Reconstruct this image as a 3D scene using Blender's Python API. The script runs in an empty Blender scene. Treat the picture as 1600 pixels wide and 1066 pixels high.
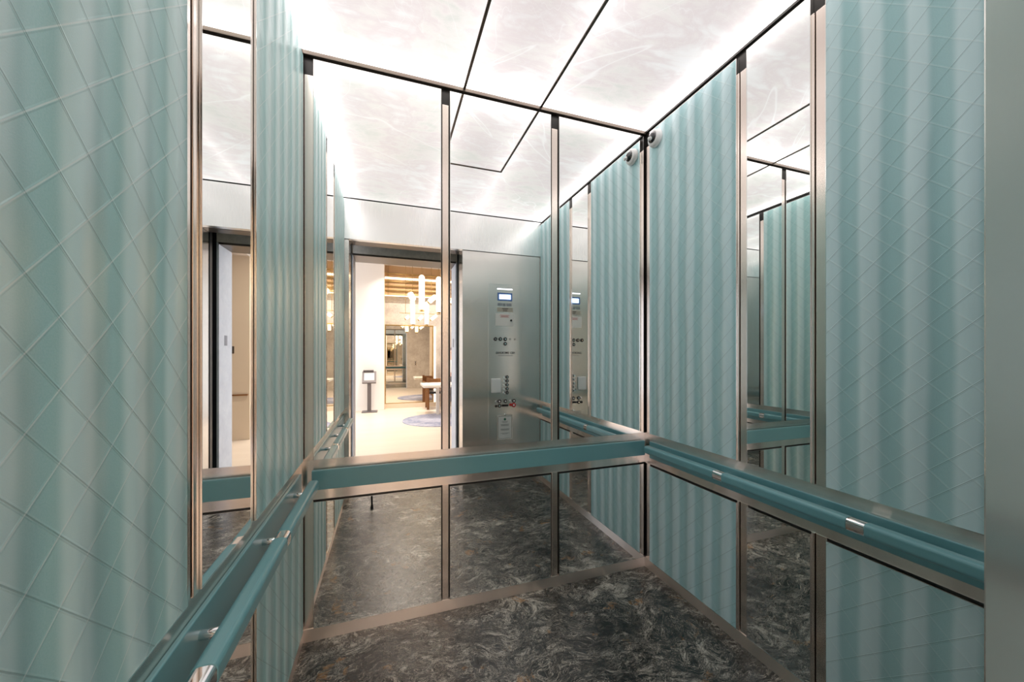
import bpy, bmesh, math, random
from mathutils import Vector, Matrix
random.seed(4)
sc = bpy.context.scene
PI = math.pi

# ------------------------------------------------------------------ camera
EYE = 1.411
cd = bpy.data.cameras.new('camera'); cam = bpy.data.objects.new('camera', cd)
sc.collection.objects.link(cam); sc.camera = cam
cd.sensor_width = 36.0
cd.lens = 567.4 / 1600 * 36.0
cd.shift_y = (554.5 - 533) / 1600
cd.clip_start = 0.01
cam.location = (0, 0, EYE)
cam.rotation_euler = (PI / 2, 0, -math.radians(18.83))

# ------------------------------------------------------------------ world, exposure
w = bpy.data.worlds.new('sky'); sc.world = w; w.use_nodes = True
w.node_tree.nodes['Background'].inputs[0].default_value = (0.80, 0.88, 1.0, 1)
w.node_tree.nodes['Background'].inputs[1].default_value = 2.5
sc.view_settings.view_transform = 'Standard'
sc.view_settings.look = 'None'
sc.view_settings.exposure = 0.45
sc.view_settings.gamma = 1.0
sc.view_settings.use_curve_mapping = False
sc.cycles.max_bounces = 14
sc.cycles.glossy_bounces = 9
sc.cycles.diffuse_bounces = 4
sc.cycles.sample_clamp_indirect = 6.0
sc.cycles.caustics_reflective = True
sc.cycles.blur_glossy = 0.5

CEIL_S = 1.0      # strength of the backlit onyx

def area(name, loc, rot, sx, sy, power, col, portal=False):
    l = bpy.data.lights.new(name, 'AREA'); l.shape = 'RECTANGLE'; l.size = sx; l.size_y = sy
    l.energy = power; l.color = col
    o = bpy.data.objects.new(name, l); o.location = loc; o.rotation_euler = rot
    sc.collection.objects.link(o)
    if portal: l.cycles.is_portal = True
    return o
# daylight enters the lobby through its glazed side: portal in that opening
area('window_portal', (-4.45, -3.4, 1.7), (0, -PI / 2, 0), 3.2, 5.4, 1, (1, 1, 1), True)

# ------------------------------------------------------------------ helpers
def link(o): sc.collection.objects.link(o); return o
def tag(o, label=None, cat=None, group=None, kind=None):
    if label: o['label'] = label
    if cat: o['category'] = cat
    if group: o['group'] = group
    if kind: o['kind'] = kind
    return o
def empty(name, loc, label, cat, group=None):
    o = bpy.data.objects.new(name, None); o.location = loc; o.empty_display_size = .05
    link(o); tag(o, label, cat, group); return o
def obj(name, bm, mat, parent=None, smooth=False, bevel=0, seg=2):
    me = bpy.data.meshes.new(name); bm.normal_update(); bm.to_mesh(me); bm.free()
    o = bpy.data.objects.new(name, me); link(o)
    me.materials.append(mat)
    if smooth:
        for p in me.polygons: p.use_smooth = True
    if bevel:
        m = o.modifiers.new('bevel', 'BEVEL'); m.width = bevel; m.segments = seg; m.limit_method = 'ANGLE'
        m.angle_limit = math.radians(40)
    if parent:
        o.parent = parent
        o.matrix_parent_inverse = Matrix.Translation(-wloc(parent))
    return o
def wloc(o):
    v = Vector(o.location)
    # only direct empties/meshes placed in world space are parents here
    if o.parent: v = Vector((0, 0, 0)) if o.type == 'MESH' else v
    return v
def struct(name, bm, mat, **k):
    o = obj(name, bm, mat, **k); o['kind'] = 'structure'; return o
def B(x0, x1, y0, y1, z0, z1, bm=None):
    bm = bm or bmesh.new()
    a, b = min(x0, x1), max(x0, x1); c, d = min(y0, y1), max(y0, y1); e, f = min(z0, z1), max(z0, z1)
    v = [bm.verts.new(p) for p in ((a,c,e),(b,c,e),(b,d,e),(a,d,e),(a,c,f),(b,c,f),(b,d,f),(a,d,f))]
    for q in ((0,3,2,1),(4,5,6,7),(0,1,5,4),(1,2,6,5),(2,3,7,6),(3,0,4,7)):
        bm.faces.new([v[i] for i in q])
    return bm
def tube(p0, p1, r, bm=None, n=20, r1=None, cap=True):
    bm = bm or bmesh.new(); r1 = r if r1 is None else r1
    p0 = Vector(p0); p1 = Vector(p1); d = (p1 - p0).normalized()
    a = d.orthogonal().normalized(); b = d.cross(a)
    A = [bm.verts.new(p0 + (a * math.cos(t) + b * math.sin(t)) * r) for t in [2*PI*i/n for i in range(n)]]
    C = [bm.verts.new(p1 + (a * math.cos(t) + b * math.sin(t)) * r1) for t in [2*PI*i/n for i in range(n)]]
    for i in range(n): bm.faces.new((A[i], A[(i+1)%n], C[(i+1)%n], C[i]))
    if cap: bm.faces.new(list(reversed(A))); bm.faces.new(C)
    return bm
def lathe(prof, M, bm=None, n=32):
    """prof: list of (r, h) revolved about local Z, mapped by matrix M"""
    bm = bm or bmesh.new(); rings = []
    for r, h in prof:
        if r < 1e-6: rings.append([bm.verts.new(M @ Vector((0, 0, h)))])
        else: rings.append([bm.verts.new(M @ Vector((r*math.cos(2*PI*i/n), r*math.sin(2*PI*i/n), h))) for i in range(n)])
    for A, C in zip(rings, rings[1:]):
        if len(A) == 1 and len(C) == 1: continue
        for i in range(n):
            if len(A) == 1: bm.faces.new((A[0], C[i], C[(i+1)%n]))
            elif len(C) == 1: bm.faces.new((A[i], A[(i+1)%n], C[0]))
            else: bm.faces.new((A[i], A[(i+1)%n], C[(i+1)%n], C[i]))
    bmesh.ops.recalc_face_normals(bm, faces=bm.faces)
    return bm
def capsule(p0, p1, r, n=24):
    p0 = Vector(p0); p1 = Vector(p1); L = (p1-p0).length
    q = Vector((0,0,1)).rotation_difference((p1-p0).normalized()).to_matrix().to_4x4()
    M = Matrix.Translation(p0) @ q
    prof = [(r*math.sin(t), -r*math.cos(t)+r) for t in [PI/2*i/6 for i in range(7)]]
    prof += [(r*math.cos(t), L - r + r*math.sin(t)) for t in [PI/2*i/6 for i in range(7)]]
    prof[0] = (0, 0); prof[-1] = (0, L)
    return lathe(prof, M, n=n)
def frame_bm(u0, u1, v0, v1, t, fn, d0, d1):
    """rectangular loop; fn(u, v, d)->xyz"""
    bm = bmesh.new()
    for (a, b, c, d) in ((u0,u1,v0,v0+t),(u0,u1,v1-t,v1),(u0,u0+t,v0+t,v1-t),(u1-t,u1,v0+t,v1-t)):
        P = [fn(x, y, z) for z in (d0, d1) for x, y in ((a,c),(b,c),(b,d),(a,d))]
        v = [bm.verts.new(p) for p in P]
        for q in ((0,3,2,1),(4,5,6,7),(0,1,5,4),(1,2,6,5),(2,3,7,6),(3,0,4,7)): bm.faces.new([v[i] for i in q])
    bmesh.ops.recalc_face_normals(bm, faces=bm.faces)
    return bm
def prism(pts, axis, a, b):
    """extrude a 2D outline; axis 'y': pts are (x,z), 'z': (x,y), 'x': (y,z)"""
    f = {'y': lambda p, t: (p[0], t, p[1]), 'z': lambda p, t: (p[0], p[1], t), 'x': lambda p, t: (t, p[0], p[1])}[axis]
    bm = bmesh.new()
    A = [bm.verts.new(f(p, a)) for p in pts]; C = [bm.verts.new(f(p, b)) for p in pts]
    n = len(pts)
    for i in range(n): bm.faces.new((A[i], A[(i+1)%n], C[(i+1)%n], C[i]))
    bm.faces.new(list(reversed(A))); bm.faces.new(C)
    bmesh.ops.recalc_face_normals(bm, faces=bm.faces)
    return bm
def text_mesh(name, body, size, M, mat, parent, align='CENTER'):
    cu = bpy.data.curves.new(name, 'FONT'); cu.body = body; cu.size = size; cu.align_x = align
    cu.align_y = 'CENTER'; cu.extrude = 0.0004; cu.offset = 0.0009; cu.space_character = 1.05
    t = bpy.data.objects.new(name + '_src', cu); sc.collection.objects.link(t)
    bpy.context.view_layer.update()
    me = bpy.data.meshes.new_from_object(t.evaluated_get(bpy.context.evaluated_depsgraph_get()))
    bpy.data.objects.remove(t); bpy.data.curves.remove(cu)
    me.transform(M); me.materials.clear(); me.materials.append(mat); me.name = name
    o = bpy.data.objects.new(name, me); link(o)
    o.parent = parent; o.matrix_parent_inverse = Matrix.Translation(-wloc(parent))
    return o

# ------------------------------------------------------------------ materials
class NT:
    def __init__(s, name):
        s.m = bpy.data.materials.new(name); s.m.use_nodes = True
        s.t = s.m.node_tree; s.b = s.t.nodes['Principled BSDF']; s.out = s.t.nodes['Material Output']
    def n(s, typ, **k):
        x = s.t.nodes.new(typ)
        for a, v in k.items(): setattr(x, a, v)
        return x
    def l(s, a, b): s.t.links.new(a, b)
    def math(s, op, a, b=None, c=None, clamp=False):
        x = s.n('ShaderNodeMath', operation=op, use_clamp=clamp)
        for i, v in enumerate((a, b, c)):
            if v is None: continue
            if isinstance(v, (int, float)): x.inputs[i].default_value = v
            else: s.l(v, x.inputs[i])
        return x.outputs[0]
    def pos(s):
        g = s.n('ShaderNodeNewGeometry'); x = s.n('ShaderNodeSeparateXYZ'); s.l(g.outputs['Position'], x.inputs[0])
        return g.outputs['Position'], x.outputs[0], x.outputs[1], x.outputs[2]
    def vec(s, a, b, c):
        x = s.n('ShaderNodeCombineXYZ')
        for i, v in enumerate((a, b, c)):
            if isinstance(v, (int, float)): x.inputs[i].default_value = v
            else: s.l(v, x.inputs[i])
        return x.outputs[0]
    def vmul(s, v, sc3):
        x = s.n('ShaderNodeVectorMath', operation='MULTIPLY'); s.l(v, x.inputs[0]); x.inputs[1].default_value = sc3
        return x.outputs[0]
    def noise(s, v, scale, detail=3, rough=.5, dist=0):
        x = s.n('ShaderNodeTexNoise'); s.l(v, x.inputs['Vector']); x.inputs['Scale'].default_value = scale
        x.inputs['Detail'].default_value = detail; x.inputs['Roughness'].default_value = rough
        x.inputs['Distortion'].default_value = dist
        return x
    def ramp(s, f, stops, interp='LINEAR'):
        x = s.n('ShaderNodeValToRGB'); x.color_ramp.interpolation = interp
        e = x.color_ramp.elements
        while len(e) < len(stops): e.new(.5)
        for q, (p, c) in zip(e, stops):
            q.position = p; q.color = c if len(c) == 4 else (*c, 1)
        s.l(f, x.inputs[0]); return x.outputs[0]
    def mix(s, f, a, b):
        x = s.n('ShaderNodeMix', data_type='RGBA')
        for i, v in ((0, f), (6, a), (7, b)):
            if isinstance(v, (int, float)): x.inputs[i].default_value = v
            elif isinstance(v, tuple): x.inputs[i].default_value = v if len(v) == 4 else (*v, 1)
            else: s.l(v, x.inputs[i])
        return x.outputs[2]
    def sstep(s, v, a, b):
        x = s.n('ShaderNodeMapRange', interpolation_type='SMOOTHSTEP'); s.l(v, x.inputs[0])
        x.inputs[1].default_value = a; x.inputs[2].default_value = b
        return x.outputs[0]
    def bump(s, h, strength, dist, normal=None):
        x = s.n('ShaderNodeBump'); x.inputs['Strength'].default_value = strength; x.inputs['Distance'].default_value = dist
        s.l(h, x.inputs['Height'])
        if normal: s.l(normal, x.inputs['Normal'])
        return x.outputs[0]
    def set(s, **k):
        for a, v in k.items():
            a = a.replace('_', ' ')
            i = s.b.inputs[a]
            if isinstance(v, (int, float)): i.default_value = v
            elif isinstance(v, tuple): i.default_value = v if len(v) != 3 else (*v, 1)
            else: s.l(v, i)
        return s

def plain(name, col, rough=.5, metal=0, noise=.05, scale=30, **k):
    s = NT(name); p, *_ = s.pos()
    nz = s.noise(p, scale, 3)
    c = s.mix(s.math('MULTIPLY', nz.outputs[0], noise * 2), (*col, 1), tuple(max(0, x * .55) for x in col))
    s.set(Base_Color=c, Roughness=rough, Metallic=metal, **k); return s.m
def glow(name, col, st):
    s = NT(name); s.set(Base_Color=col, Emission_Color=col, Emission_Strength=st); return s.m

def steel(name, col, rough, brush, aniso=.75):
    """brush 'h': grain runs horizontally (highlights stretch upright); 'v': grain upright"""
    s = NT(name); p, x, y, z = s.pos()
    v = s.vmul(p, (3, 3, 900) if brush == 'h' else (700, 700, 3))
    nz = s.noise(v, 1.0, 4, .6)
    big = s.noise(p, 2.2, 2)
    c = s.mix(s.math('MULTIPLY', nz.outputs[0], .12), (*col, 1), tuple(a * .8 for a in col))
    r = s.math('ADD', s.math('MULTIPLY', nz.outputs[0], .05), s.math('ADD', s.math('MULTIPLY', big.outputs[0], .04), rough - .045))
    tg = s.n('ShaderNodeTangent', direction_type='RADIAL', axis='Z')
    s.l(tg.outputs[0], s.b.inputs['Tangent'])
    s.set(Base_Color=c, Metallic=1.0, Roughness=r, Anisotropic=aniso, Anisotropic_Rotation=(.25 if brush == 'h' else 0.0))
    s.l(s.bump(nz.outputs[0], .012, .0006), s.b.inputs['Normal'])
    return s.m

def teal_fabric(name, phase, dark, light, pale):
    s = NT(name); p, x, y, z = s.pos()
    # pleats: sheen painted in as soft upright bands that swell and narrow a little
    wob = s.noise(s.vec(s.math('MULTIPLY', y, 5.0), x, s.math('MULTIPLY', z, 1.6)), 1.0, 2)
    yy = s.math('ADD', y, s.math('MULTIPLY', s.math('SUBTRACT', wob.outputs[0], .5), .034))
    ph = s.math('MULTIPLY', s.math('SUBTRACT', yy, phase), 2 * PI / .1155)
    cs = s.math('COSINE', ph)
    sheen_band = s.sstep(cs, -.55, .60)
    # stitched diamond lattice, both diagonals, pitch 92 mm
    P_ = .0916
    def line(e, off, w):
        f = s.math('FRACT', s.math('ADD', s.math('DIVIDE', e, P_), off))
        d = s.math('ABSOLUTE', s.math('SUBTRACT', f, .5))
        return s.math('SUBTRACT', 1.0, s.sstep(d, w * .35, w))
    def off(v): return (.5 - v / P_) % 1.0
    l1 = line(s.math('ADD', y, z), off(1.89), .021)
    l2 = line(s.math('SUBTRACT', y, z), off(-.752), .021)
    g1 = line(s.math('ADD', y, z), off(1.89), .055)
    g2 = line(s.math('SUBTRACT', y, z), off(-.752), .055)
    lat = s.math('MAXIMUM', l1, l2)
    hgt = s.math('SUBTRACT', s.math('MULTIPLY', g1, .9), s.math('MULTIPLY', l1, .9))
    hgt = s.math('ADD', hgt, s.math('MULTIPLY', g2, .55))
    grain = s.noise(p, 420, 2, .7)
    gr2 = s.noise(s.vmul(p, (1, 60, 260)), 1, 2)
    base = s.mix(sheen_band, (*dark, 1), (*light, 1))
    base = s.mix(s.math('MULTIPLY', s.math('SUBTRACT', grain.outputs[0], .35, clamp=True), .55), base, (.75, .88, .88))
    base = s.mix(s.math('MULTIPLY', l1, .42), base, (.12, .24, .24))  # embossed lattice: shaded diagonal painted dark
    base = s.mix(s.math('MULTIPLY', l2, pale), base, (.86, .96, .94))  # diagonal that catches the light painted pale
    n1 = s.bump(cs, 1.0, .006)
    n2 = s.bump(hgt, .42, .0016, n1)
    n3 = s.bump(grain.outputs[0], .22, .0006, n2)
    s.set(Base_Color=base, Metallic=.12, Roughness=.42, Coat_Weight=.10, Coat_Roughness=.22)
    s.l(n3, s.b.inputs['Normal'])
    return s.m

def onyx(name):
    s = NT(name); p, x, y, z = s.pos()
    n0 = s.noise(p, 1.7, 5, .62, .8)
    n1 = s.noise(s.vmul(p, (1.2, 3.6, 1)), 2.6, 5, .6, 1.2)
    cloud = s.math('ADD', s.math('MULTIPLY', n0.outputs[0], .55), s.math('MULTIPLY', n1.outputs[0], .45))
    col = s.ramp(cloud, [(.34, (.74, .75, .70)), (.45, (.90, .85, .82)), (.52, (.83, .74, .74)), (.60, (.93, .90, .89)), (.75, (.95, .93, .97))])
    # thin healed veins
    warp = s.noise(p, 1.3, 4, .6)
    def vein(sc_, ang, wdt, thr):
        wv = s.noise(s.vec(s.math('ADD', s.math('MULTIPLY', x, math.cos(ang)), s.math('MULTIPLY', y, math.sin(ang))),
                           s.math('MULTIPLY', s.math('SUBTRACT', s.math('MULTIPLY', y, math.cos(ang)), s.math('MULTIPLY', x, math.sin(ang))), .35), 0), sc_, 3, .5, .5)
        d = s.math('ABSOLUTE', s.math('SUBTRACT', wv.outputs[0], thr))
        return s.math('SUBTRACT', 1, s.sstep(d, 0, wdt))
    v = s.math('MAXIMUM', vein(1.5, .9, .0055, .50), s.math('MULTIPLY', vein(4.2, -.5, .0045, .47), .6))
    fine = s.noise(p, 11, 3, .55, 1.6)
    v2 = s.math('MULTIPLY', s.math('SUBTRACT', 1, s.sstep(s.math('ABSOLUTE', s.math('SUBTRACT', fine.outputs[0], .5)), 0, .012)), .35)
    col = s.mix(s.math('MULTIPLY', s.math('MAXIMUM', v, v2), .8), col, (1.0, .98, .97))
    # LED strips run behind the joints and along the walls: brighter near them
    def near(pairs, fall):
        d = None
        for c_, a_ in pairs:
            q = s.math('ABSOLUTE', s.math('SUBTRACT', c_, a_)); d = q if d is None else s.math('MINIMUM', d, q)
        return s.math('EXPONENT', s.math('MULTIPLY', d, -fall))
    led = s.math('ADD', s.math('MULTIPLY', near(((x, -.40), (x, 1.63), (y, 2.02)), 20.0), 3.6),
                 s.math('MULTIPLY', near(((x, .405), (x, .868), (y, .26)), 11.0), .28))
    patch = s.noise(p, .9, 1)
    st = s.math('MULTIPLY', s.math('ADD', s.math('ADD', .68, led), s.math('MULTIPLY', s.math('SUBTRACT', patch.outputs[0], .5), .45)), CEIL_S)
    s.set(Base_Color=(.30, .29, .285), Roughness=.25, Emission_Color=col, Emission_Strength=st)
    return s.m

def granite():
    s = NT('granite'); p, x, y, z = s.pos()
    w1 = s.noise(p, 2.3, 3, .55)
    dv = s.n('ShaderNodeVectorMath', operation='MULTIPLY_ADD'); s.l(w1.outputs['Color'], dv.inputs[0])
    dv.inputs[1].default_value = (.40, .40, .40); s.l(p, dv.inputs[2])
    # long directional swirls plus crumbly grain
    rot = s.n('ShaderNodeMapping'); s.l(dv.outputs[0], rot.inputs[0]); rot.inputs['Rotation'].default_value = (0, 0, .55)
    rot.inputs['Scale'].default_value = (1.0, 1.7, 1)
    a = s.noise(rot.outputs[0], 10, 12, .78, .8)
    b = s.noise(rot.outputs[0], 22, 7, .68, 2.0)
    rid = s.math('ABSOLUTE', s.math('SUBTRACT', b.outputs[0], .5))
    rid = s.math('SUBTRACT', 1, s.sstep(rid, .0, .028))
    big = s.noise(dv.outputs[0], 2.2, 4, .6)
    val = s.math('ADD', s.math('MULTIPLY', a.outputs[0], .72), s.math('MULTIPLY', big.outputs[0], .28))
    c = s.ramp(val, [(.41, (.003, .003, .003)), (.485, (.010, .010, .009)), (.525, (.05, .047, .041)), (.565, (.24, .23, .205)), (.62, (.58, .54, .47))])
    c = s.mix(s.math('MULTIPLY', rid, s.sstep(val, .40, .55)), c, (.66, .61, .53))
    dk = s.noise(rot.outputs[0], 95, 5, .75)
    c = s.mix(s.math('MULTIPLY', s.sstep(dk.outputs[0], .52, .60), .7), c, (.008, .008, .008))
    gold = s.noise(p, 5.5, 4, .6, .6)
    gm = s.math('MULTIPLY', s.sstep(gold.outputs[0], .60, .66), s.sstep(a.outputs[0], .47, .54))
    c = s.mix(s.math('MULTIPLY', gm, .75), c, (.30, .15, .05))
    # slab joints
    j = s.math('MINIMUM', s.math('ABSOLUTE', s.math('SUBTRACT', x, .66)), s.math('ABSOLUTE', s.math('SUBTRACT', y, 1.12)))
    jm = s.math('SUBTRACT', 1, s.sstep(j, .0008, .002))
    c = s.mix(s.math('MULTIPLY', jm, .55), c, (.20, .18, .15))
    s.set(Base_Color=c, Roughness=s.math('ADD', .16, s.math('MULTIPLY', b.outputs[0], .20)), Specular_IOR_Level=.75)
    s.l(s.bump(b.outputs[0], .22, .003), s.b.inputs['Normal'])
    return s.m

def wood(name, c0, c1, rough, plank=.18, axis='x', gloss=.5):
    s = NT(name); p, x, y, z = s.pos()
    u, v = (y, x) if axis == 'x' else (x, y)
    if axis == 'z': u, v = x, z
    idx = s.math('FLOOR', s.math('DIVIDE', u, plank))
    wn = s.n('ShaderNodeTexWhiteNoise', noise_dimensions='1D'); s.l(idx, wn.inputs['W'])
    g = s.noise(s.vec(s.math('MULTIPLY', u, 24), s.math('ADD', s.math('MULTIPLY', v, 1.6), s.math('MULTIPLY', wn.outputs[0], 7)), 0), 1.0, 4, .6)
    f = s.math('ADD', s.math('MULTIPLY', g.outputs[0], .6), s.math('MULTIPLY', wn.outputs[0], .4))
    c = s.mix(f, (*c0, 1), (*c1, 1))
    e = s.math('ABSOLUTE', s.math('SUBTRACT', s.math('FRACT', s.math('DIVIDE', u, plank)), .5))
    c = s.mix(s.math('MULTIPLY', s.sstep(e, .488, .498), .5), c, tuple(a * .4 for a in c0))
    s.set(Base_Color=c, Roughness=rough); return s.m

def concrete(name, a, b_, sc_=5):
    s = NT(name); p, *_ = s.pos()
    n0 = s.noise(p, sc_, 8, .7, .4); n1 = s.noise(p, sc_ * 8, 4, .6)
    f = s.math('ADD', s.math('MULTIPLY', n0.outputs[0], .7), s.math('MULTIPLY', n1.outputs[0], .3))
    c = s.ramp(f, [(.35, a), (.62, b_)])
    s.set(Base_Color=c, Roughness=.55); s.l(s.bump(f, .3, .004), s.b.inputs['Normal']); return s.m

def mirror_mat(name, col, rough=0.0):
    s = NT(name); s.set(Base_Color=col, Metallic=1.0, Roughness=rough); return s.m

M_band = steel('brushed_steel_horizontal', (.90, .81, .75), .21, 'h', 1.0)
M_base = steel('brushed_steel_base', (.90, .80, .73), .33, 'h', .9)
M_strip = plain('satin_steel_upright', (.84, .74, .67), .20, 1.0, .02)
M_front = steel('brushed_steel_door_return', (.73, .705, .675), .23, 'v', .9)
M_trans = steel('satin_steel_transom', (.90, .90, .89), .28, 'v', .2)
M_dark = plain('dark_gap', (.012, .011, .010), .5)
M_bronze = plain('bronze_trim', (.15, .125, .105), .32, .9)
M_black_trim = plain('black_trim', (.03, .028, .026), .35, .5)
M_teal = teal_fabric('teal_quilted_panel_left', .645, (.38, .66, .655), (.64, .87, .865), .62)
M_tealR = teal_fabric('teal_quilted_panel_right', .808, (.385, .65, .675), (.65, .86, .895), .30)
M_mir = mirror_mat('silvered_mirror', (.93, .945, .935))
M_edge = plain('polished_edge', (.80, .80, .78), .12, 1.0)
M_rail = plain('teal_powder_coat', (.155, .375, .410), .34, .0, .03, Coat_Weight=.3, Coat_Roughness=.2)
M_chrome = plain('chrome', (.82, .82, .82), .06, 1.0, .01)
M_onyx = onyx('backlit_onyx')
M_gran = granite()
M_white = plain('white_plastic', (.90, .90, .89), .35)
M_black = plain('black_plastic', (.012, .012, .013), .3)
M_lens = plain('smoked_dome', (.01, .01, .012), .04, Coat_Weight=1.0)

# ------------------------------------------------------------------ cab dimensions
XL, XR = -.41, 1.636          # cab side walls (backing sheet)
YB, YF = 2.024, .25           # back wall and face of the front returns
H = 2.9
FL, FR = XL + .02, XR - .02   # faces of the side panels
FB = YB - .02                 # face of the back mirrors
Z0, Z1, Z2, Z3 = .066, .683, .895, 2.862

# ------------------------------------------------------------------ shell
struct('floor', B(XL - .05, XR + .05, .06, YB + .05, -.04, 0), M_gran)
struct('wall_left', B(XL - .05, XL, .06, YB + .05, 0, H + .1), M_black_trim)
struct('wall_right', B(XR, XR + .05, .06, YB + .05, 0, H + .1), M_black_trim)
struct('wall_back', B(XL - .05, XR + .05, YB, YB + .05, 0, H + .1), M_black_trim)
struct('ceiling', B(XL - .05, XR + .05, .06, YB + .05, H + .03, H + .12), M_dark)
# ceiling perimeter shadow gap
bm = B(XL, XL + .014, YF, YB, H - .012, H + .03); B(XR - .014, XR, YF, YB, H - .012, H + .03, bm)
B(XL, XR, YF, YF + .012, H - .012, H + .03, bm)
struct('trim_1', bm, M_black_trim)
struct('trim_2', B(XL, XR, YB - .022, YB, H - .02, H + .03), M_bronze, bevel=.002)

# onyx ceiling: outer slab wraps the centre one on three sides
JA, JB, JY = .403, .868, 1.185
t = .007
out = [(XL + .014, YF + .012), (XR - .014, YF + .012), (XR - .014, YB - .022), (JB + t, YB - .022), (JB + t, JY - t), (JA - t, JY - t), (JA - t, YB - .022), (XL + .014, YB - .022)]
o = obj('luminous_ceiling_panel', prism(out, 'z', H, H + .025), M_onyx)
tag(o, 'large backlit onyx ceiling panel running along the side walls and door end', 'ceiling light')
o = obj('luminous_ceiling_panel', B(JA + t, JB - t, JY + t, YB - .022, H, H + .025), M_onyx)
tag(o, 'narrow rectangular backlit onyx panel in the middle of the ceiling against the rear mirrors', 'ceiling light')
bm = B(JA - t, JA + t, JY - t, YB - .022, H - .006, H + .02)
B(JB - t, JB + t, JY - t, YB - .022, H - .006, H + .02, bm); B(JA + t, JB - t, JY - t, JY + t, H - .006, H + .02, bm)
struct('trim_3', bm, M_bronze, bevel=.002)

# horizontal steel bands and base on the three walls
SD = .010
struct('baseboard_left', B(XL, XL + .016, YF, YB - .016, 0, Z0 - .003), M_base, bevel=.001)
struct('baseboard_right', B(XR - .016, XR, YF, YB - .016, 0, Z0 - .003), M_base, bevel=.001)
struct('baseboard_back', B(XL, XR, YB - .016, YB, 0, Z0 - .003), M_base, bevel=.001)
struct('trim_4', B(XL, XL + SD, YF, YB - SD, Z1 + .010, Z2 - .004), M_band, bevel=.001)
struct('trim_5', B(XR - SD, XR, YF, YB - SD, Z1 + .010, Z2 - .004), M_band, bevel=.001)
struct('trim_6', B(XL, XR, YB - SD, YB, Z1 + .010, Z2 - .004), M_band, bevel=.001)

# ------------------------------------------------------------------ wall panels
LM = (.985, 1.285)            # mirror strip, left wall (y range)
RM = (1.003, 1.275)
def side(X, s):               # s=+1: panel faces +X (left wall)
    return lambda u, v, d: (X + s * d, u, v)
def back_fn(u, v, d): return (u, YB - d, v)
def panel(name, fn, u0, u1, v0, v1, mat, label, cat, group=None):
    bm = bmesh.new()
    P = [fn(a, b, d) for d in (.0, .0195) for a, b in ((u0,v0),(u1,v0),(u1,v1),(u0,v1))]
    v = [bm.verts.new(p) for p in P]
    for q in ((0,3,2,1),(4,5,6,7),(0,1,5,4),(1,2,6,5),(2,3,7,6),(3,0,4,7)): bm.faces.new([v[i] for i in q])
    bmesh.ops.recalc_face_normals(bm, faces=bm.faces)
    o = obj(name, bm, mat); tag(o, label, cat, group)
    e = .0025
    obj('edge_trim', frame_bm(u0 - e, u1 + e, v0 - e, v1 + e, e, fn, .001, .020), M_edge, o)
    return o
YP0, YP1 = YF + .012, 2.0
for X, s, Mi, mat, wd, (pa, pb, pe) in ((XL, 1, LM, M_teal, 'left', (.92, 1.335, 1.990)), (XR, -1, RM, M_tealR, 'right', (.945, 1.333, 1.955))):
    fn = side(X, s)
    for z0, z1, ht, rel in ((Z2, Z3, 'tall', 'above'), (Z0, Z1, 'low', 'below')):
        panel('quilted_wall_panel', fn, YP0, pa, z0, z1, mat, f'{ht} teal diamond-quilted glass panel on the {wd} wall {rel} the handrail, at the door end', 'wall panel')
        panel('quilted_wall_panel', fn, pb, pe, z0, z1, mat, f'{ht} teal diamond-quilted glass panel on the {wd} wall {rel} the handrail, beside the mirrored rear wall', 'wall panel')
        panel('wall_mirror', fn, Mi[0], Mi[1], z0, z1, M_mir, f'{ht} narrow mirror strip between two teal panels on the {wd} wall, {rel} the handrail', 'mirror')
for (a, b), wd in (((-.345, .272), 'nearest the left wall'), ((.325, .930), 'in the middle'), ((.990, 1.606), 'nearest the right wall')):
    panel('wall_mirror', back_fn, a, b, Z2, Z3, M_mir, f'tall rear-wall mirror above the teal bar, {wd}', 'mirror')
    panel('wall_mirror', back_fn, a, b, Z0, Z1, M_mir, f'low rear-wall mirror below the teal bar, {wd}', 'mirror')

# upright steel strips in the joints between panels (vent opening left at the top)
k = 7
def strip(fn, c, wd, d=.014):
    global k
    bm = bmesh.new()
    for z0, z1 in ((0.06, Z1 + .012), (Z2 - .006, Z3 - .075)):
        for (a, b, dd) in ((c - wd / 2, c + wd / 2, d),):
            P = [fn(u, v, q) for q in (0, dd) for u, v in ((a,z0),(b,z0),(b,z1),(a,z1))]
            v = [bm.verts.new(p) for p in P]
            for q in ((0,3,2,1),(4,5,6,7),(0,1,5,4),(1,2,6,5),(2,3,7,6),(3,0,4,7)): bm.faces.new([v[i] for i in q])
    bmesh.ops.recalc_face_normals(bm, faces=bm.faces)
    struct(f'trim_{k}', bm, M_strip, bevel=.0015); k += 1
for X, s, mi, pn in ((XL, 1, LM, (.92, 1.335)), (XR, -1, RM, (.945, 1.333))):
    fn = side(X, s)
    for a, b in ((pn[0], mi[0]), (mi[1], pn[1])):
        g = b - a; c = (a + b) / 2
        if g > .054:
            if s > 0: strip(fn, c - g * .20, g * .40, .012); strip(fn, c + g * .25, g * .36, .015)
            else: strip(fn, c - g * .14, g * .66, .012); strip(fn, c + g * .36, g * .20, .015)
        else:
            strip(fn, c, g * .66, .013)
strip(back_fn, .2985, .034); strip(back_fn, .960, .038)
strip(back_fn, -.372, .046, .012)
strip(side(XR, -1), 1.981, .047, .014)

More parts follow.
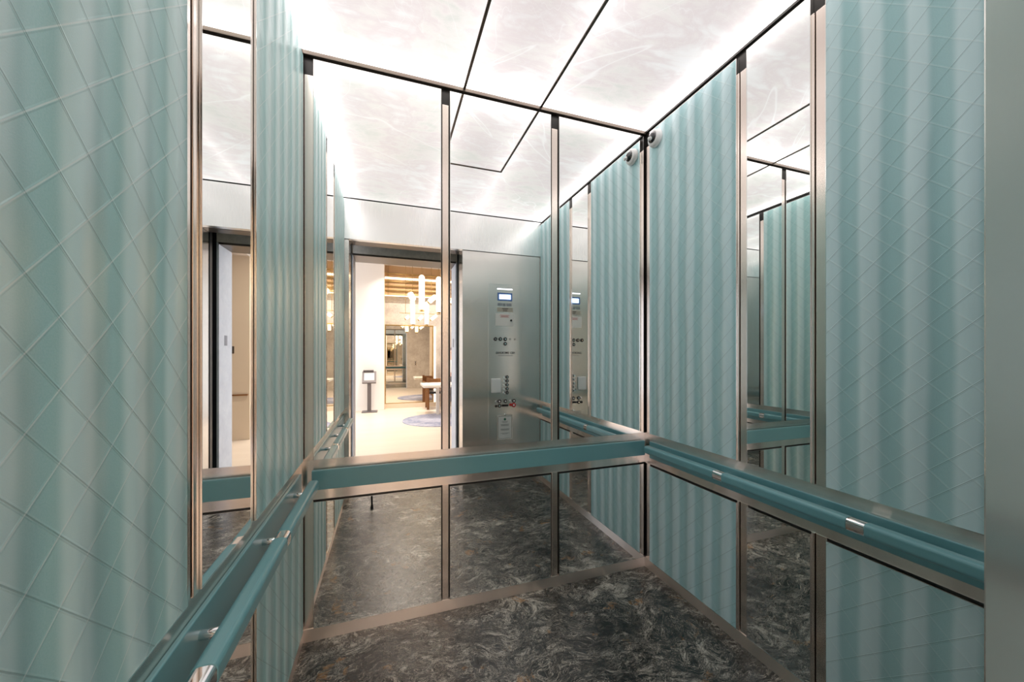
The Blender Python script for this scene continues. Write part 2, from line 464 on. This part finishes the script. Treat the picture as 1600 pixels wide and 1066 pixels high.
# ------------------------------------------------------------------ handrails
def handrail(wd, X, s, dz):
    """wall plate, standoffs, rail segments and chrome sleeves along one side wall"""
    root = empty('handrail', (X + s * .05, 1.1, .80), f'teal handrail on chrome standoffs along the {wd} wall', 'handrail')
    y0, y1 = YF + .09, 1.905
    obj('wall_plate', B(X + s * SD, X + s * .022, y0 - .03, 1.955, .736, .846), M_rail, root, bevel=.003)
    pr = []
    xi, xo = X + s * .058, X + s * .103
    # rounded rail section
    def sec(grow=0, rad=.014):
        a, b = min(xi, xo) - grow, max(xi, xo) + grow; c, d = dz - .048 - grow, dz + grow
        pts = []
        for cx, cz, t0 in ((b - rad, d - rad, 0), (a + rad, d - rad, 90), (a + rad, c + rad, 180), (b - rad, c + rad, 270)):
            for i in range(6):
                t_ = math.radians(t0 + i * 18); pts.append((cx + rad * math.cos(t_), cz + rad * math.sin(t_)))
        return pts
    sl = [(1.345, 1.397), (.785, .837)]
    segs = [(sl[0][1], y1), (sl[1][1], sl[0][0]), (y0, sl[1][0])]
    for a, b in segs: obj('rail', prism(sec(), 'y', a, b), M_rail, root, bevel=.0015)
    for a, b in sl:
        c = obj('connector_sleeve', prism(sec(-.0012), 'y', a + .0004, b - .0004), M_chrome, root)
        c['label'] = 'polished chrome sleeve'
    for yy in (1.80, 1.385, .97, .56):
        c = obj('standoff', tube((X + s * .020, yy, dz - .026), (X + s * .062, yy, dz - .026), .0105), M_chrome, root, smooth=True, bevel=.001)
        c['label'] = 'chrome standoff post'
handrail('left', XL, 1, .824)
handrail('right', XR, -1, .834)
# rear wall carries a single flat bar
root = empty('rail_bar', (.61, YB - .03, .80), 'flat teal bar across the mirrored rear wall', 'handrail')
obj('bar', B(-.352, 1.600, YB - .044, YB - .022, .750, .846), M_rail, root, bevel=.003)
for x in (-.1, .61, 1.35):
    obj('standoff', tube((x, YB - .009, .80), (x, YB - .024, .80), .012), M_chrome, root, smooth=True)

# ------------------------------------------------------------------ dome camera
cx, cy, cz = FR, 1.888, 2.786
root = empty('security_camera', (cx, cy, cz), 'small white dome security camera high in the right rear corner', 'camera')
M0 = Matrix.Translation((cx + .001, cy, cz)) @ Matrix.Rotation(-PI / 2, 4, 'Y')
obj('mount', lathe([(0, 0), (.052, 0), (.054, .004), (.054, .014), (.048, .022), (0, .022)], M0, n=48), M_white, root, smooth=True, bevel=.001)
obj('housing', lathe([(.050, .021), (.048, .030), (.038, .037), (.033, .036), (.033, .020)], M0, n=48), M_white, root, smooth=True)
obj('dome', lathe([(.034, .032)] + [(.034 * math.cos(a), .032 + .026 * math.sin(a)) for a in [PI / 2 * i / 8 for i in range(1, 8)]] + [(0, .058)], M0, n=32), M_lens, root, smooth=True)
obj('lens', tube((cx - .04, cy, cz - .006), (cx - .068, cy - .012, cz - .02), .011), M_white, root, smooth=True)

# ------------------------------------------------------------------ front wall of the cab
DX0, DX1, DZ = -.352, .735, 2.508     # door opening
RT = .17                             # depth of the returns
struct('wall_front', B(XL - .05, XR + .05, .20, YF + .012, DZ, H + .1), M_trans, bevel=.001)
struct('trim_30', B(XL - .05, DX0, .07, YF, 0, DZ - .003), M_front, bevel=.002)
struct('trim_31', B(DX1, XR + .05, .07, YF, 0, DZ - .003), M_front, bevel=.002)
struct('trim_32', B(DX0, DX1, .07, .20, DZ - .002, H + .1), M_bronze)
# dark door pocket and hoistway head behind the returns
bm = B(-1.3, DX0 - .012, -.125, -.115, 0, 3.0); B(DX1 + .012, 1.75, -.125, -.115, 0, 3.0, bm)
B(-1.3, 1.75, -.125, .06, 2.56, 2.60, bm)
struct('trim_33', bm, M_dark)
# car door leaf edges parked in the pocket
o = obj('elevator_door', B(DX1 + .010, DX1 + .85, -.03, .02, .012, 2.55), M_black_trim, bevel=.002)
tag(o, 'dark edge of the open elevator door leaf beside the button panel', 'door')
struct('floor_sill', B(-.42, .80, -.13, .06, -.03, -.001), plain('aluminium_sill', (.5, .5, .5), .3, 1.0))

# ------------------------------------------------------------------ car operating panel
TX = Matrix(((-1, 0, 0, 0), (0, 0, 1, 0), (0, 1, 0, 0), (0, 0, 0, 1)))   # text facing +Y
def T(x, z, y=YF): return Matrix.Translation((x, y, z)) @ TX
root = empty('elevator_control_panel', (1.20, YF, 1.3), 'tall stainless button panel with blue-white display in the door-side wall, seen in mirror', 'control panel')
M_plate = steel('brushed_steel_panel', (.74, .725, .695), .20, 'v', .85)
M_ink = plain('black_ink', (.01, .01, .01), .5)
M_paper = plain('paper', (.82, .82, .80), .6)
M_red = plain('red_plastic', (.65, .02, .02), .35)
M_redink = plain('red_ink', (.5, .08, .06), .6)
M_greyink = plain('grey_ink', (.22, .24, .24), .6)
obj('face_plate', B(1.018, 1.376, YF, YF + .005, .36, 2.168), M_plate, root, bevel=.001)
obj('plate_edge', frame_bm(1.014, 1.380, .356, 2.172, .004, lambda u, v, d: (u, YF + d, v), 0, .006), M_edge, root)
yp = YF + .005
o = obj('indicator_light', B(1.112, 1.284, yp, yp + .003, 2.116, 2.128), glow('indicator_white', (.9, .92, 1), 1.6), root); o['label'] = 'white indicator light bar'
o = obj('display_bezel', B(1.115, 1.283, yp, yp + .003, 1.995, 2.082), plain('blue_bezel', (.12, .22, .50), .15), root, bevel=.001); o['label'] = 'blue display bezel'
o = obj('display', B(1.134, 1.264, yp + .003, yp + .005, 2.013, 2.063), glow('display_glow', (.55, .72, 1.0), 2.4), root); o['label'] = 'lit blue-white display'
bm = B(1.116, 1.168, yp, yp + .002, 1.938, 1.968); B(1.176, 1.206, yp, yp + .002, 1.938, 1.968, bm); B(1.214, 1.272, yp, yp + .002, 1.938, 1.968, bm)
obj('marking_plate', bm, plain('grey_plate', (.25, .28, .30), .4), root)
pl = obj('capacity_plate', B(1.112, 1.288, yp, yp + .002, 1.876, 1.923), plain('beige_plate', (.50, .46, .38), .4), root)
bm = B(1.165, 1.235, yp + .002, yp + .003, 1.908, 1.914)
for z in (1.899, 1.891, 1.883): B(1.175, 1.225, yp + .002, yp + .003, z, z + .003, bm)
obj('plate_lettering', bm, M_ink, root)
nt = obj('fire_service_notice', B(1.094, 1.292, yp, yp + .003, 1.724, 1.855), plain('notice_white', (.80, .78, .74), .35), root, bevel=.001)
bm = bmesh.new()
for z, a in ((1.836, .055), (1.826, .04), (1.816, .05)): B(1.195 - a, 1.195 + a, yp + .003, yp + .004, z, z + .004, bm)
obj('notice_lettering', bm, M_redink, root)
obj('keyhole', tube((1.268, yp + .003, 1.785), (1.268, yp + .010, 1.785), .011), M_black, root, smooth=True)
def button(x, z, rim, cap, r=.018, d=.012):
    a = obj('button', lathe([(0, 0), (r, 0), (r, d * .7), (r * .8, d), (r * .62, d * .92), (0, d * .92)], Matrix.Translation((x, yp, z)) @ Matrix.Rotation(-PI / 2, 4, 'X'), n=24), rim, root, smooth=False)
    obj('button_cap', lathe([(0, 0), (r * .45, 0), (r * .40, .003), (0, .003)], Matrix.Translation((x, yp + d * .9, z)) @ Matrix.Rotation(-PI / 2, 4, 'X'), n=16), cap, a)
for x in (1.091, 1.146, 1.201): button(x, 1.580, M_black, M_chrome, .020)
button(1.201, 1.530, M_black, M_chrome, .020)
for x in (1.258, 1.312): button(x, 1.582, M_greyink, M_plate, .011, .004)
text_mesh('lettering', 'NO SMOKING', .0330, T(1.204, 1.431, yp + .0005), M_ink, root)
obj('lettering_rule', B(1.125, 1.288, yp, yp + .001, 1.398, 1.404), M_greyink, root)
for i in range(5):
    z = 1.169 - i * .0425
    button(1.222, z, M_black, M_chrome, .018); button(1.188, z, M_chrome, M_chrome, .015)
for x in (1.135, 1.203, 1.300): button(x, .908, M_black, M_white, .020)
for x in (1.100, 1.262): button(x, .906, M_chrome, M_chrome, .014)
button(1.135, .860, M_black, M_chrome, .020); button(1.098, .858, M_black, M_black, .014)
obj('key_switch', B(1.163, 1.236, yp, yp + .01, .850, .872), M_black, root, bevel=.004)
button(1.298, .862, M_red, M_white, .024); button(1.262, .866, M_red, M_red, .014)

rb = obj('card_reader', B(1.042, 1.148, yp, yp + .022, 1.003, 1.156), M_white, root, bevel=.008, seg=4); rb['label'] = 'white rectangular card reader'
obj('reader_face', B(1.052, 1.138, yp + .022, yp + .024, 1.013, 1.146), M_white, rb, bevel=.001)

cf = obj('certificate_frame', frame_bm(1.112, 1.284, .492, .760, .010, lambda u, v, d: (u, yp + d, v), 0, .008), plain('clear_acrylic', (.62, .60, .56), .15), root, bevel=.001); cf['label'] = 'clear frame with an inspection certificate'
obj('clip', tube((1.198, yp, .762), (1.198, yp + .008, .762), .012), M_chrome, cf, smooth=True)
pp = obj('certificate', B(1.126, 1.270, yp, yp + .003, .508, .738), M_paper, cf)
obj('seal', tube((1.198, yp + .003, .712), (1.198, yp + .0045, .712), .013), plain('green_seal', (.02, .16, .10), .5), cf)
bm = bmesh.new()
for z, a in ((.688, .035), (.676, .028), (.655, .05), (.648, .042), (.640, .046), (.606, .050), (.599, .05), (.592, .045), (.560, .05), (.552, .03)):
    B(1.198 - a, 1.198 + a, yp + .003, yp + .004, z, z + .003, bm)
obj('certificate_lettering', bm, M_greyink, cf)

# small black tripod foot on the granite
root = empty('tripod_leg', (-.141, .442, 0), 'thin black tripod leg standing on the granite floor below the rear bar', 'tripod')
obj('tube', tube((-.141, .442, .03), (-.146, .425, .33), .0085, r1=.0095), M_black, root, smooth=True)
obj('foot', tube((-.141, .442, 0), (-.141, .442, .035), .014, r1=.010), M_black, root, smooth=True, bevel=.002)

# ================================================================== LOBBY
LY0 = -.42         # lobby face of the elevator wall
LYB = -6.15        # mirrored far wall
LX0, LX1, LH = -4.45, 5.2, 3.75
M_plaster = plain('white_plaster', (.93, .91, .90), .6, 0, .02)
M_conc = concrete('board_marked_concrete', (.46, .40, .34), (.70, .62, .53), 4)
M_stone = concrete('pale_stone_jamb', (.66, .66, .72), (.80, .80, .84), 6)
M_oak = wood('pale_oak_floor', (.80, .70, .60), (.73, .62, .52), .35, .19, 'x')
M_beige = plain('beige_lacquer', (.78, .66, .52), .3, 0, .02)
M_lceil = concrete('washed_wood_ceiling', (.60, .52, .46), (.72, .65, .60), 3)
M_brass = plain('brass', (.55, .38, .16), .25, 1.0)
M_brown = wood('walnut', (.30, .13, .04), (.18, .075, .025), .35, .3, 'z')
M_led = glow('warm_led', (1.0, .80, .52), 3.0)

struct('floor_lobby', B(LX0, LX1, -9, -.13, -.05, -.002), M_oak)
struct('ceiling_lobby', B(LX0, LX1, -9, LY0, LH, LH + .1), M_lceil)
# elevator wall with the entrance
bm = B(LX0, DX0 - .005, LY0, -.13, 0, LH + .1); B(DX1 + .005, LX1, LY0, -.13, 0, LH + .1, bm)
B(DX0 - .005, DX1 + .005, LY0, -.13, 2.47, LH + .1, bm)
struct('wall_elevator', bm, M_conc)
bm = B(DX0 - .015, DX0 + .004, LY0 - .01, -.128, 0, 2.47); B(DX1 - .004, DX1 + .015, LY0 - .01, -.128, 0, 2.47, bm)
struct('trim_34', bm, M_stone)
struct('trim_35', B(DX0 - .005, DX1 + .005, LY0 - .01, -.128, 2.455, 2.475), M_bronze)
for x, s in ((DX1 - .004, -1),):
    o = obj('jamb_plate', B(x - .003, x, -.31, -.25, 1.50, 1.60), plain('grey_jamb_plate', (.28, .28, .32), .4), bevel=.001)
    tag(o, 'small grey floor marking plate on the pale door jamb', 'sign plate')
root = empty('call_station', (1.10, LY0, 1.05), 'hall call plate with two buttons on the concrete wall outside the elevator', 'call button')
obj('plate', B(1.055, 1.145, LY0 - .006, LY0, .96, 1.16), M_plate, root, bevel=.001)
for z in (1.10, 1.02): obj('button', tube((1.10, LY0 - .006, z), (1.10, LY0 - .014, z), .018), M_black, root, smooth=True)

# side walls of the lobby: the left one is open glazing with slim posts
struct('wall_lobby_right', B(LX1, LX1 + .1, -9, LY0, 0, LH + .1), M_plaster)
bm = B(LX0 - .1, LX0, -9, -6.1, 0, LH + .1); B(LX0 - .1, LX0, -.7, LY0, 0, LH + .1, bm)
B(LX0 - .1, LX0, -6.1, -.7, 3.3, LH + .1, bm); B(LX0 - .1, LX0, -6.1, -.7, 0, .10, bm)
struct('wall_lobby_left', bm, M_plaster)
bm = bmesh.new()
for y in (-6.1, -4.75, -3.4, -2.05, -.75): B(LX0 - .08, LX0 - .02, y, y + .05, .10, 3.3, bm)
struct('window_1', bm, M_bronze)

# far wall: white wing, bronze-framed mirror, grey wall, slatted warm bulkhead
struct('wall_lobby_wing', B(LX0, -.10, LYB - .3, -5.90, 0, LH), M_plaster)
struct('trim_36', B(-.10, -.085, LYB - .2, -5.90, 0, LH), M_beige)
struct('wall_lobby_back', B(-.085, LX1, LYB - .35, LYB - .02, 0, LH), concrete('grey_concrete', (.34, .30, .27), (.56, .50, .44), 3))
struct('baseboard_lobby', B(-.085, 1.9, LYB - .02, LYB + .05, 0, .11), M_beige, bevel=.002)
root = empty('lobby_mirror', (.53, LYB, .11), 'large tinted mirror panel in a bronze frame on the far lobby wall', 'mirror')
obj('glass', B(-.06, 1.15, LYB - .018, LYB, .12, 2.18), mirror_mat('tinted_mirror', (.80, .74, .64)), root)
obj('frame', frame_bm(-.085, 1.175, .10, 2.21, .028, lambda u, v, d: (u, LYB - .02 + d, v), 0, .035), M_brass, root)
o = obj('wall_light_strip', B(1.20, 1.235, LYB - .02, LYB + .01, .12, 2.18), glow('cool_strip', (1, .97, .92), 2.5))
tag(o, 'slim upright white light strip beside the tinted lobby mirror', 'wall light')
# bulkhead
struct('wall_bulkhead', B(-.085, 3.2, LYB - .02, LYB + .10, 2.98, LH), wood('amber_slats', (.52, .33, .17), (.40, .24, .12), .35, 3, 'z'))
bm = bmesh.new()
for z in (3.08, 3.20, 3.32, 3.52): B(-.085, 3.2, LYB + .10, LYB + .14, z, z + .03, bm)
struct('trim_37', bm, M_brass)
for i, (z, h) in enumerate(((3.40, .05), (2.955, .018))):
    o = obj('cove_light', B(-.08, 3.2, LYB + .10, LYB + .115, z, z + h), M_led)
    tag(o, ['warm glowing cove strip high on the amber lobby bulkhead', 'thin warm light line under the amber lobby bulkhead'][i], 'cove light')

# partition on the right side of the lobby with its rail and switch plates
struct('wall_partition', B(1.40, LX1, -3.25, -3.12, 0, 3.05), M_beige)
struct('ceiling_soffit', B(1.40, LX1, -3.25, LY0, 3.05, 3.12), M_lceil)
o = obj('wall_rail', B(1.42, 3.0, -3.12, -3.09, .735, .758), M_brown, bevel=.003)
tag(o, 'thin dark rail along the beige lobby partition', 'rail')
for x, z, m, lb in ((1.66, 1.49, M_bronze, 'small dark framed control plate on the beige lobby partition'), (1.72, 1.22, M_white, 'pale switch plate under the dark control plate on the beige partition'),
                    (1.70, .48, M_white, 'upper pale socket plate beneath the rail on the beige partition'), (1.70, .22, M_white, 'lower pale socket plate near the foot of the beige partition')):
    o = obj('wall_plate', B(x - .045, x + .045, -3.12, -3.108, z - .06, z + .06), m, bevel=.003)
    tag(o, lb, 'wall plate')

# downlights
for i, (x, y, lb) in enumerate(((.308, -5.40, 'round recessed ceiling downlight nearest the white lobby wing'), (1.187, -5.41, 'round recessed ceiling downlight above the far end of the white table'),
                  (-.9, -3.2, 'round recessed ceiling downlight nearest the glazed lobby side'), (.35, -2.2, 'round recessed ceiling downlight in front of the elevator entrance'),
                  (.1, -4.0, 'round recessed ceiling downlight between the entrance and the far wall'), (2.4, -4.9, 'round recessed ceiling downlight beyond the beige partition'))):
    root = empty('downlight', (x, y, LH), lb, 'downlight', 'recessed downlights in the lobby ceiling')
    Md = Matrix.Translation((x, y, LH - .012))
    obj('trim_ring', lathe([(.052, .002), (.052, 0), (.075, 0), (.078, .012)], Md, n=24), M_white, root)
    obj('lamp', lathe([(0, .008), (.052, .008)], Md, n=24), glow('downlight_glow', (1, .85, .66), 14), root)
    l = area('downlight_lamp', (x, y, LH - .03), (0, 0, 0), .12, .12, 22, (1, .88, .77))
    l.parent = root; l.matrix_parent_inverse = Matrix.Translation((-x, -y, -LH))
    l.data.spread = math.radians(130)

# rug
o = obj('round_rug', lathe([(0, 0), (.80, 0), (.80, .010), (.79, .014), (0, .014)], Matrix.Translation((1.08, -3.97, -.001)), n=64), None or concrete('rug_pile', (.10, .14, .28), (.50, .50, .58), 2.2))
tag(o, 'round blue and ivory marbled rug on the pale oak floor', 'rug')

# white table
root = empty('white_table', (1.35, -4.75, 0), 'white rectangular table standing on the far edge of the round rug', 'table')
M_tw = plain('white_lacquer', (.84, .80, .74), .25)
obj('table_top', B(.75, 2.3, -5.22, -4.32, .665, .720), M_tw, root, bevel=.004)
for x, y in ((1.10, -4.62), (2.1, -4.62)):
    obj('leg', B(x - .035, x + .035, y - .035, y + .035, .014 if y > -4.8 else 0, .667), M_tw, root, bevel=.003)

def chair(x, y, rz, label):
    root = empty('wooden_armchair', (x, y, 0), label, 'chair', 'brown wooden armchairs by the white table')
    root.rotation_euler = (0, 0, rz)
    def add(name, bm, m, bev=.004):
        me = bpy.data.meshes.new(name); bm.to_mesh(me); bm.free(); me.materials.append(m)
        q = bpy.data.objects.new(name, me); link(q); q.parent = root
        mo = q.modifiers.new('bevel', 'BEVEL'); mo.width = bev; mo.segments = 2; return q
    add('seat', B(-.20, .20, -.23, .23, .40, .46), M_black, .015)
    add('backrest', B(-.20, .20, .20, .24, .54, .80), M_brown, .01)
    for sx in (-1, 1):
        for sy in (-1, 1): add('leg', B(sx * .20 - .03, sx * .20 + .03, sy * .21 - .025, sy * .21 + .025, 0, .62 if sy < 0 else .82), M_brown)
        add('armrest', B(sx * .20 - .03, sx * .20 + .03, -.235, .235, .62, .65), M_brown)
    return root
chair(1.17, -5.72, 0, 'brown wooden armchair at the far side of the white table near the tinted mirror')
chair(1.62, -3.72, PI, 'brown wooden armchair at the near side of the white table beside the door jamb').location.z = .014

# chandelier
root = empty('chandelier', (.9, -4.6, LH), 'brass chandelier of upright and tilted glowing glass tubes hanging from the lobby ceiling', 'chandelier')
M_tubeglow = glow('lit_glass_tube', (1.0, .86, .64), 2.1)
tubes = [((.736, -4.617, 2.43), (.736, -4.617, 3.26), .066), ((.545, -4.68, 2.10), (.530, -4.68, 2.70), .050), ((.46, -4.70, 2.86), (.57, -4.67, 2.66), .068),
         ((.842, -4.58, 2.10), (.850, -4.58, 2.64), .045), ((.88, -4.57, 2.62), (1.05, -4.51, 2.78), .055), ((1.107, -4.49, 2.38), (1.107, -4.49, 3.22), .058),
         ((.93, -4.55, 2.22), (1.07, -4.50, 2.33), .035), ((.665, -4.64, 2.22), (.755, -4.61, 2.31), .035), ((.38, -4.74, 2.24), (.46, -4.71, 2.31), .035), ((1.37, -4.39, 2.58), (1.45, -4.37, 2.70), .05)]
for a, b, r in tubes:
    q = obj('glass_tube', capsule(a, b, r, 20), M_tubeglow, root, smooth=True)
    a, b = Vector(a), Vector(b); d = (b - a).normalized()
    obj('collar', tube(a - d * .015, a + d * .03, r * .75, n=16), M_brass, q, smooth=True)
obj('rod', tube((-.05, -4.894, 2.876), (1.45, -4.37, 2.74), .007), M_brass, root)
obj('rod', tube((.25, -4.77, 2.38), (1.2, -4.45, 2.34), .007), M_brass, root)
for x, y, z in ((.38, -4.74, 2.36), (.53, -4.68, 2.70), (.736, -4.617, 3.26), (.95, -4.54, 2.76), (1.107, -4.49, 3.22), (1.40, -4.38, 2.70)):
    obj('cord', tube((x, y, z), (x, y, LH), .005, n=8), M_brass, root)
obj('ceiling_plate', B(.35, 1.45, -4.75, -4.40, LH - .03, LH), M_brass, root, bevel=.003)

# tablet stand against the white wing
kx, ky = -.442, -5.62
root = empty('tablet_kiosk', (kx, ky, 0), 'grey pedestal kiosk with tilted tablet head in front of the white lobby wall', 'kiosk')
M_kio = plain('grey_metal', (.17, .155, .16), .4, .4)
obj('base', B(kx - .17, kx + .19, ky - .15, ky + .15, 0, .018), M_kio, root, bevel=.004)
obj('post', B(kx - .045, kx + .045, ky - .03, ky + .03, .018, .75), M_kio, root, bevel=.004)
h = obj('head', prism([(ky + .06, .70), (ky + .085, .73), (ky - .05, 1.0), (ky - .10, .98), (ky - .06, .74)], 'x', kx - .16, kx + .16), M_kio, root, bevel=.004)
nrm = Vector((0, .27, .135)).normalized()
def onhead(u, v): 
    p0 = Vector((kx, ky + .085, .73)); dirv = Vector((0, -.135, .27)).normalized(); return p0 + Vector((u, 0, 0)) + dirv * v + nrm * .002
bm = bmesh.new(); vs = [bm.verts.new(onhead(*q)) for q in ((-.115, .06), (.115, .06), (.115, .25), (-.115, .25))]; bm.faces.new(vs)
e = bmesh.ops.extrude_face_region(bm, geom=bm.faces[:]); bmesh.ops.translate(bm, vec=-nrm * .001, verts=[v for v in e['geom'] if isinstance(v, bmesh.types.BMVert)])
bmesh.ops.recalc_face_normals(bm, faces=bm.faces)
o = obj('screen', bm, M_paper, root); o['label'] = 'white sheet on the tablet head'
obj('top_tray', B(kx - .14, kx + .10, ky - .13, ky - .02, 1.0, 1.03), M_kio, root, bevel=.003)

# slim dark display post by the glazed side
root = empty('display_post', (-.90, -5.55, 0), 'slim dark upright display post at the left edge of the lobby doorway view', 'display')
obj('post', B(-.93, -.87, -5.60, -5.50, 0, .98), M_white, root, bevel=.003)
obj('screen', B(-.95, -.84, -5.58, -5.50, .98, 1.26), plain('navy_screen', (.03, .04, .09), .2), root, bevel=.003)
obj('lower_panel', B(-.935, -.865, -5.50, -5.49, .10, .80), M_greyink, root)

# ------------------------------------------------------------------ person behind the table
def skinned(name, verts, edges, radii, mat, parent, sub=2):
    me = bpy.data.meshes.new(name); me.from_pydata(verts, edges, []); o = bpy.data.objects.new(name, me); link(o)
    me.materials.append(mat)
    sk = o.modifiers.new('skin', 'SKIN'); sk.use_smooth_shade = True
    for i, r in enumerate(radii):
        rr = r if isinstance(r, tuple) else (r, r)
        me.skin_vertices[0].data[i].radius = rr
    me.skin_vertices[0].data[0].use_root = True
    ss = o.modifiers.new('sub', 'SUBSURF'); ss.levels = sub; ss.render_levels = sub
    o.parent = parent
    return o
px_, py_ = 1.67, -5.86
root = empty('person', (px_, py_, 0), 'person in a white shirt and dark trousers standing behind the white table', 'person')
root.rotation_euler = (0, 0, .5)
M_skin = plain('skin', (.62, .34, .24), .5); M_shirt = plain('white_shirt', (.82, .80, .78), .7); M_trous = plain('dark_trousers', (.03, .03, .04), .7); M_hair = plain('brown_hair', (.06, .03, .02), .6)
V = [(0,0,.86), (0,.01,1.02), (0,.01,1.18), (0,.0,1.30), (0,-.005,1.375), (0,.01,1.45), (0,.015,1.53), (0,.0,1.585),
     (.085,0,.82), (.095,.01,.45), (.10,-.02,.08), (.105,.10,.03), (-.085,0,.82), (-.095,.01,.45), (-.10,-.02,.08), (-.105,.10,.03),
     (.16,0,1.29), (.20,-.01,1.04), (.19,.14,.84), (.185,.18,.79), (-.16,0,1.29), (-.20,-.01,1.04), (-.19,.14,.84), (-.185,.18,.79)]
Ed = [(0,1),(1,2),(2,3),(3,4),(4,5),(5,6),(6,7),(0,8),(8,9),(9,10),(10,11),(0,12),(12,13),(13,14),(14,15),(3,16),(16,17),(17,18),(18,19),(3,20),(20,21),(21,22),(22,23)]
R = [(.13,.09),(.115,.08),(.13,.09),(.12,.08),(.048,.048),(.065,.075),(.075,.085),(.05,.06),
     .078,.052,.036,.03,.078,.052,.036,.03,.05,.038,.027,.03,.05,.038,.027,.03]
for sx in (1, -1):            # five fingers each hand
    wi = 19 if sx == 1 else 23
    for j, (dx, L) in enumerate(((-.024, .060), (-.009, .070), (.006, .066), (.020, .052))):
        b0 = len(V); V += [(sx * .187 + dx, .215, .775), (sx * .187 + dx, .215 + L * .6, .765), (sx * .187 + dx, .215 + L, .750)]
        Ed += [(wi, b0), (b0, b0 + 1), (b0 + 1, b0 + 2)]; R += [.009, .008, .007]
    b0 = len(V); V += [(sx * (.187 - .035), .19, .785), (sx * (.187 - .048), .22, .775)]; Ed += [(wi, b0), (b0, b0 + 1)]; R += [.010, .008]
skinned('body', V, Ed, R, M_skin, root)
skinned('shirt', [(0,0,.88),(0,.01,1.02),(0,.01,1.18),(0,0,1.29),(0,0,1.34),(.165,0,1.285),(.195,-.005,1.13),(-.165,0,1.285),(-.195,-.005,1.13)],
        [(0,1),(1,2),(2,3),(3,4),(3,5),(5,6),(3,7),(7,8)], [(.145,.105),(.13,.095),(.145,.105),(.135,.095),(.07,.065),.065,.058,.065,.058], M_shirt, root)
skinned('trousers', [(0,0,.90),(0,0,.84),(.09,0,.78),(.097,.01,.45),(.10,-.015,.10),(-.09,0,.78),(-.097,.01,.45),(-.10,-.015,.10)],
        [(0,1),(1,2),(2,3),(3,4),(1,5),(5,6),(6,7)], [(.14,.10),(.14,.10),.092,.066,.052,.092,.066,.052], M_trous, root)
for sx in (1, -1):
    bm = lathe([(0, -.028), (.035, -.02), (.045, 0), (.03, .03), (0, .05)], Matrix.Translation((sx * .105, .06, .032)) @ Matrix.Diagonal((1, 2.4, .9, 1)), n=16)
    me = bpy.data.meshes.new('shoe'); bm.to_mesh(me); bm.free(); me.materials.append(M_black)
    q = bpy.data.objects.new('shoe', me); link(q); q.parent = root
def ball(name, c, r, mat):
    bm = bmesh.new(); bmesh.ops.create_uvsphere(bm, u_segments=20, v_segments=14, radius=1)
    bm.transform(Matrix.Translation(c) @ Matrix.Diagonal((*r, 1)))
    me = bpy.data.meshes.new(name); bm.to_mesh(me); bm.free(); me.materials.append(mat)
    for p in me.polygons: p.use_smooth = True
    q = bpy.data.objects.new(name, me); link(q); q.parent = root; return q
ball('hair', (0, -.012, 1.555), (.088, .092, .078), M_hair)
for sx in (1, -1):
    ball('eye', (sx * .03, .098, 1.51), (.011, .008, .007), M_white); ball('ear', (sx * .082, .01, 1.50), (.010, .02, .03), M_skin)
ball('nose', (0, .105, 1.485), (.011, .017, .018), M_skin); ball('mouth', (0, .088, 1.452), (.022, .010, .006), M_redink)
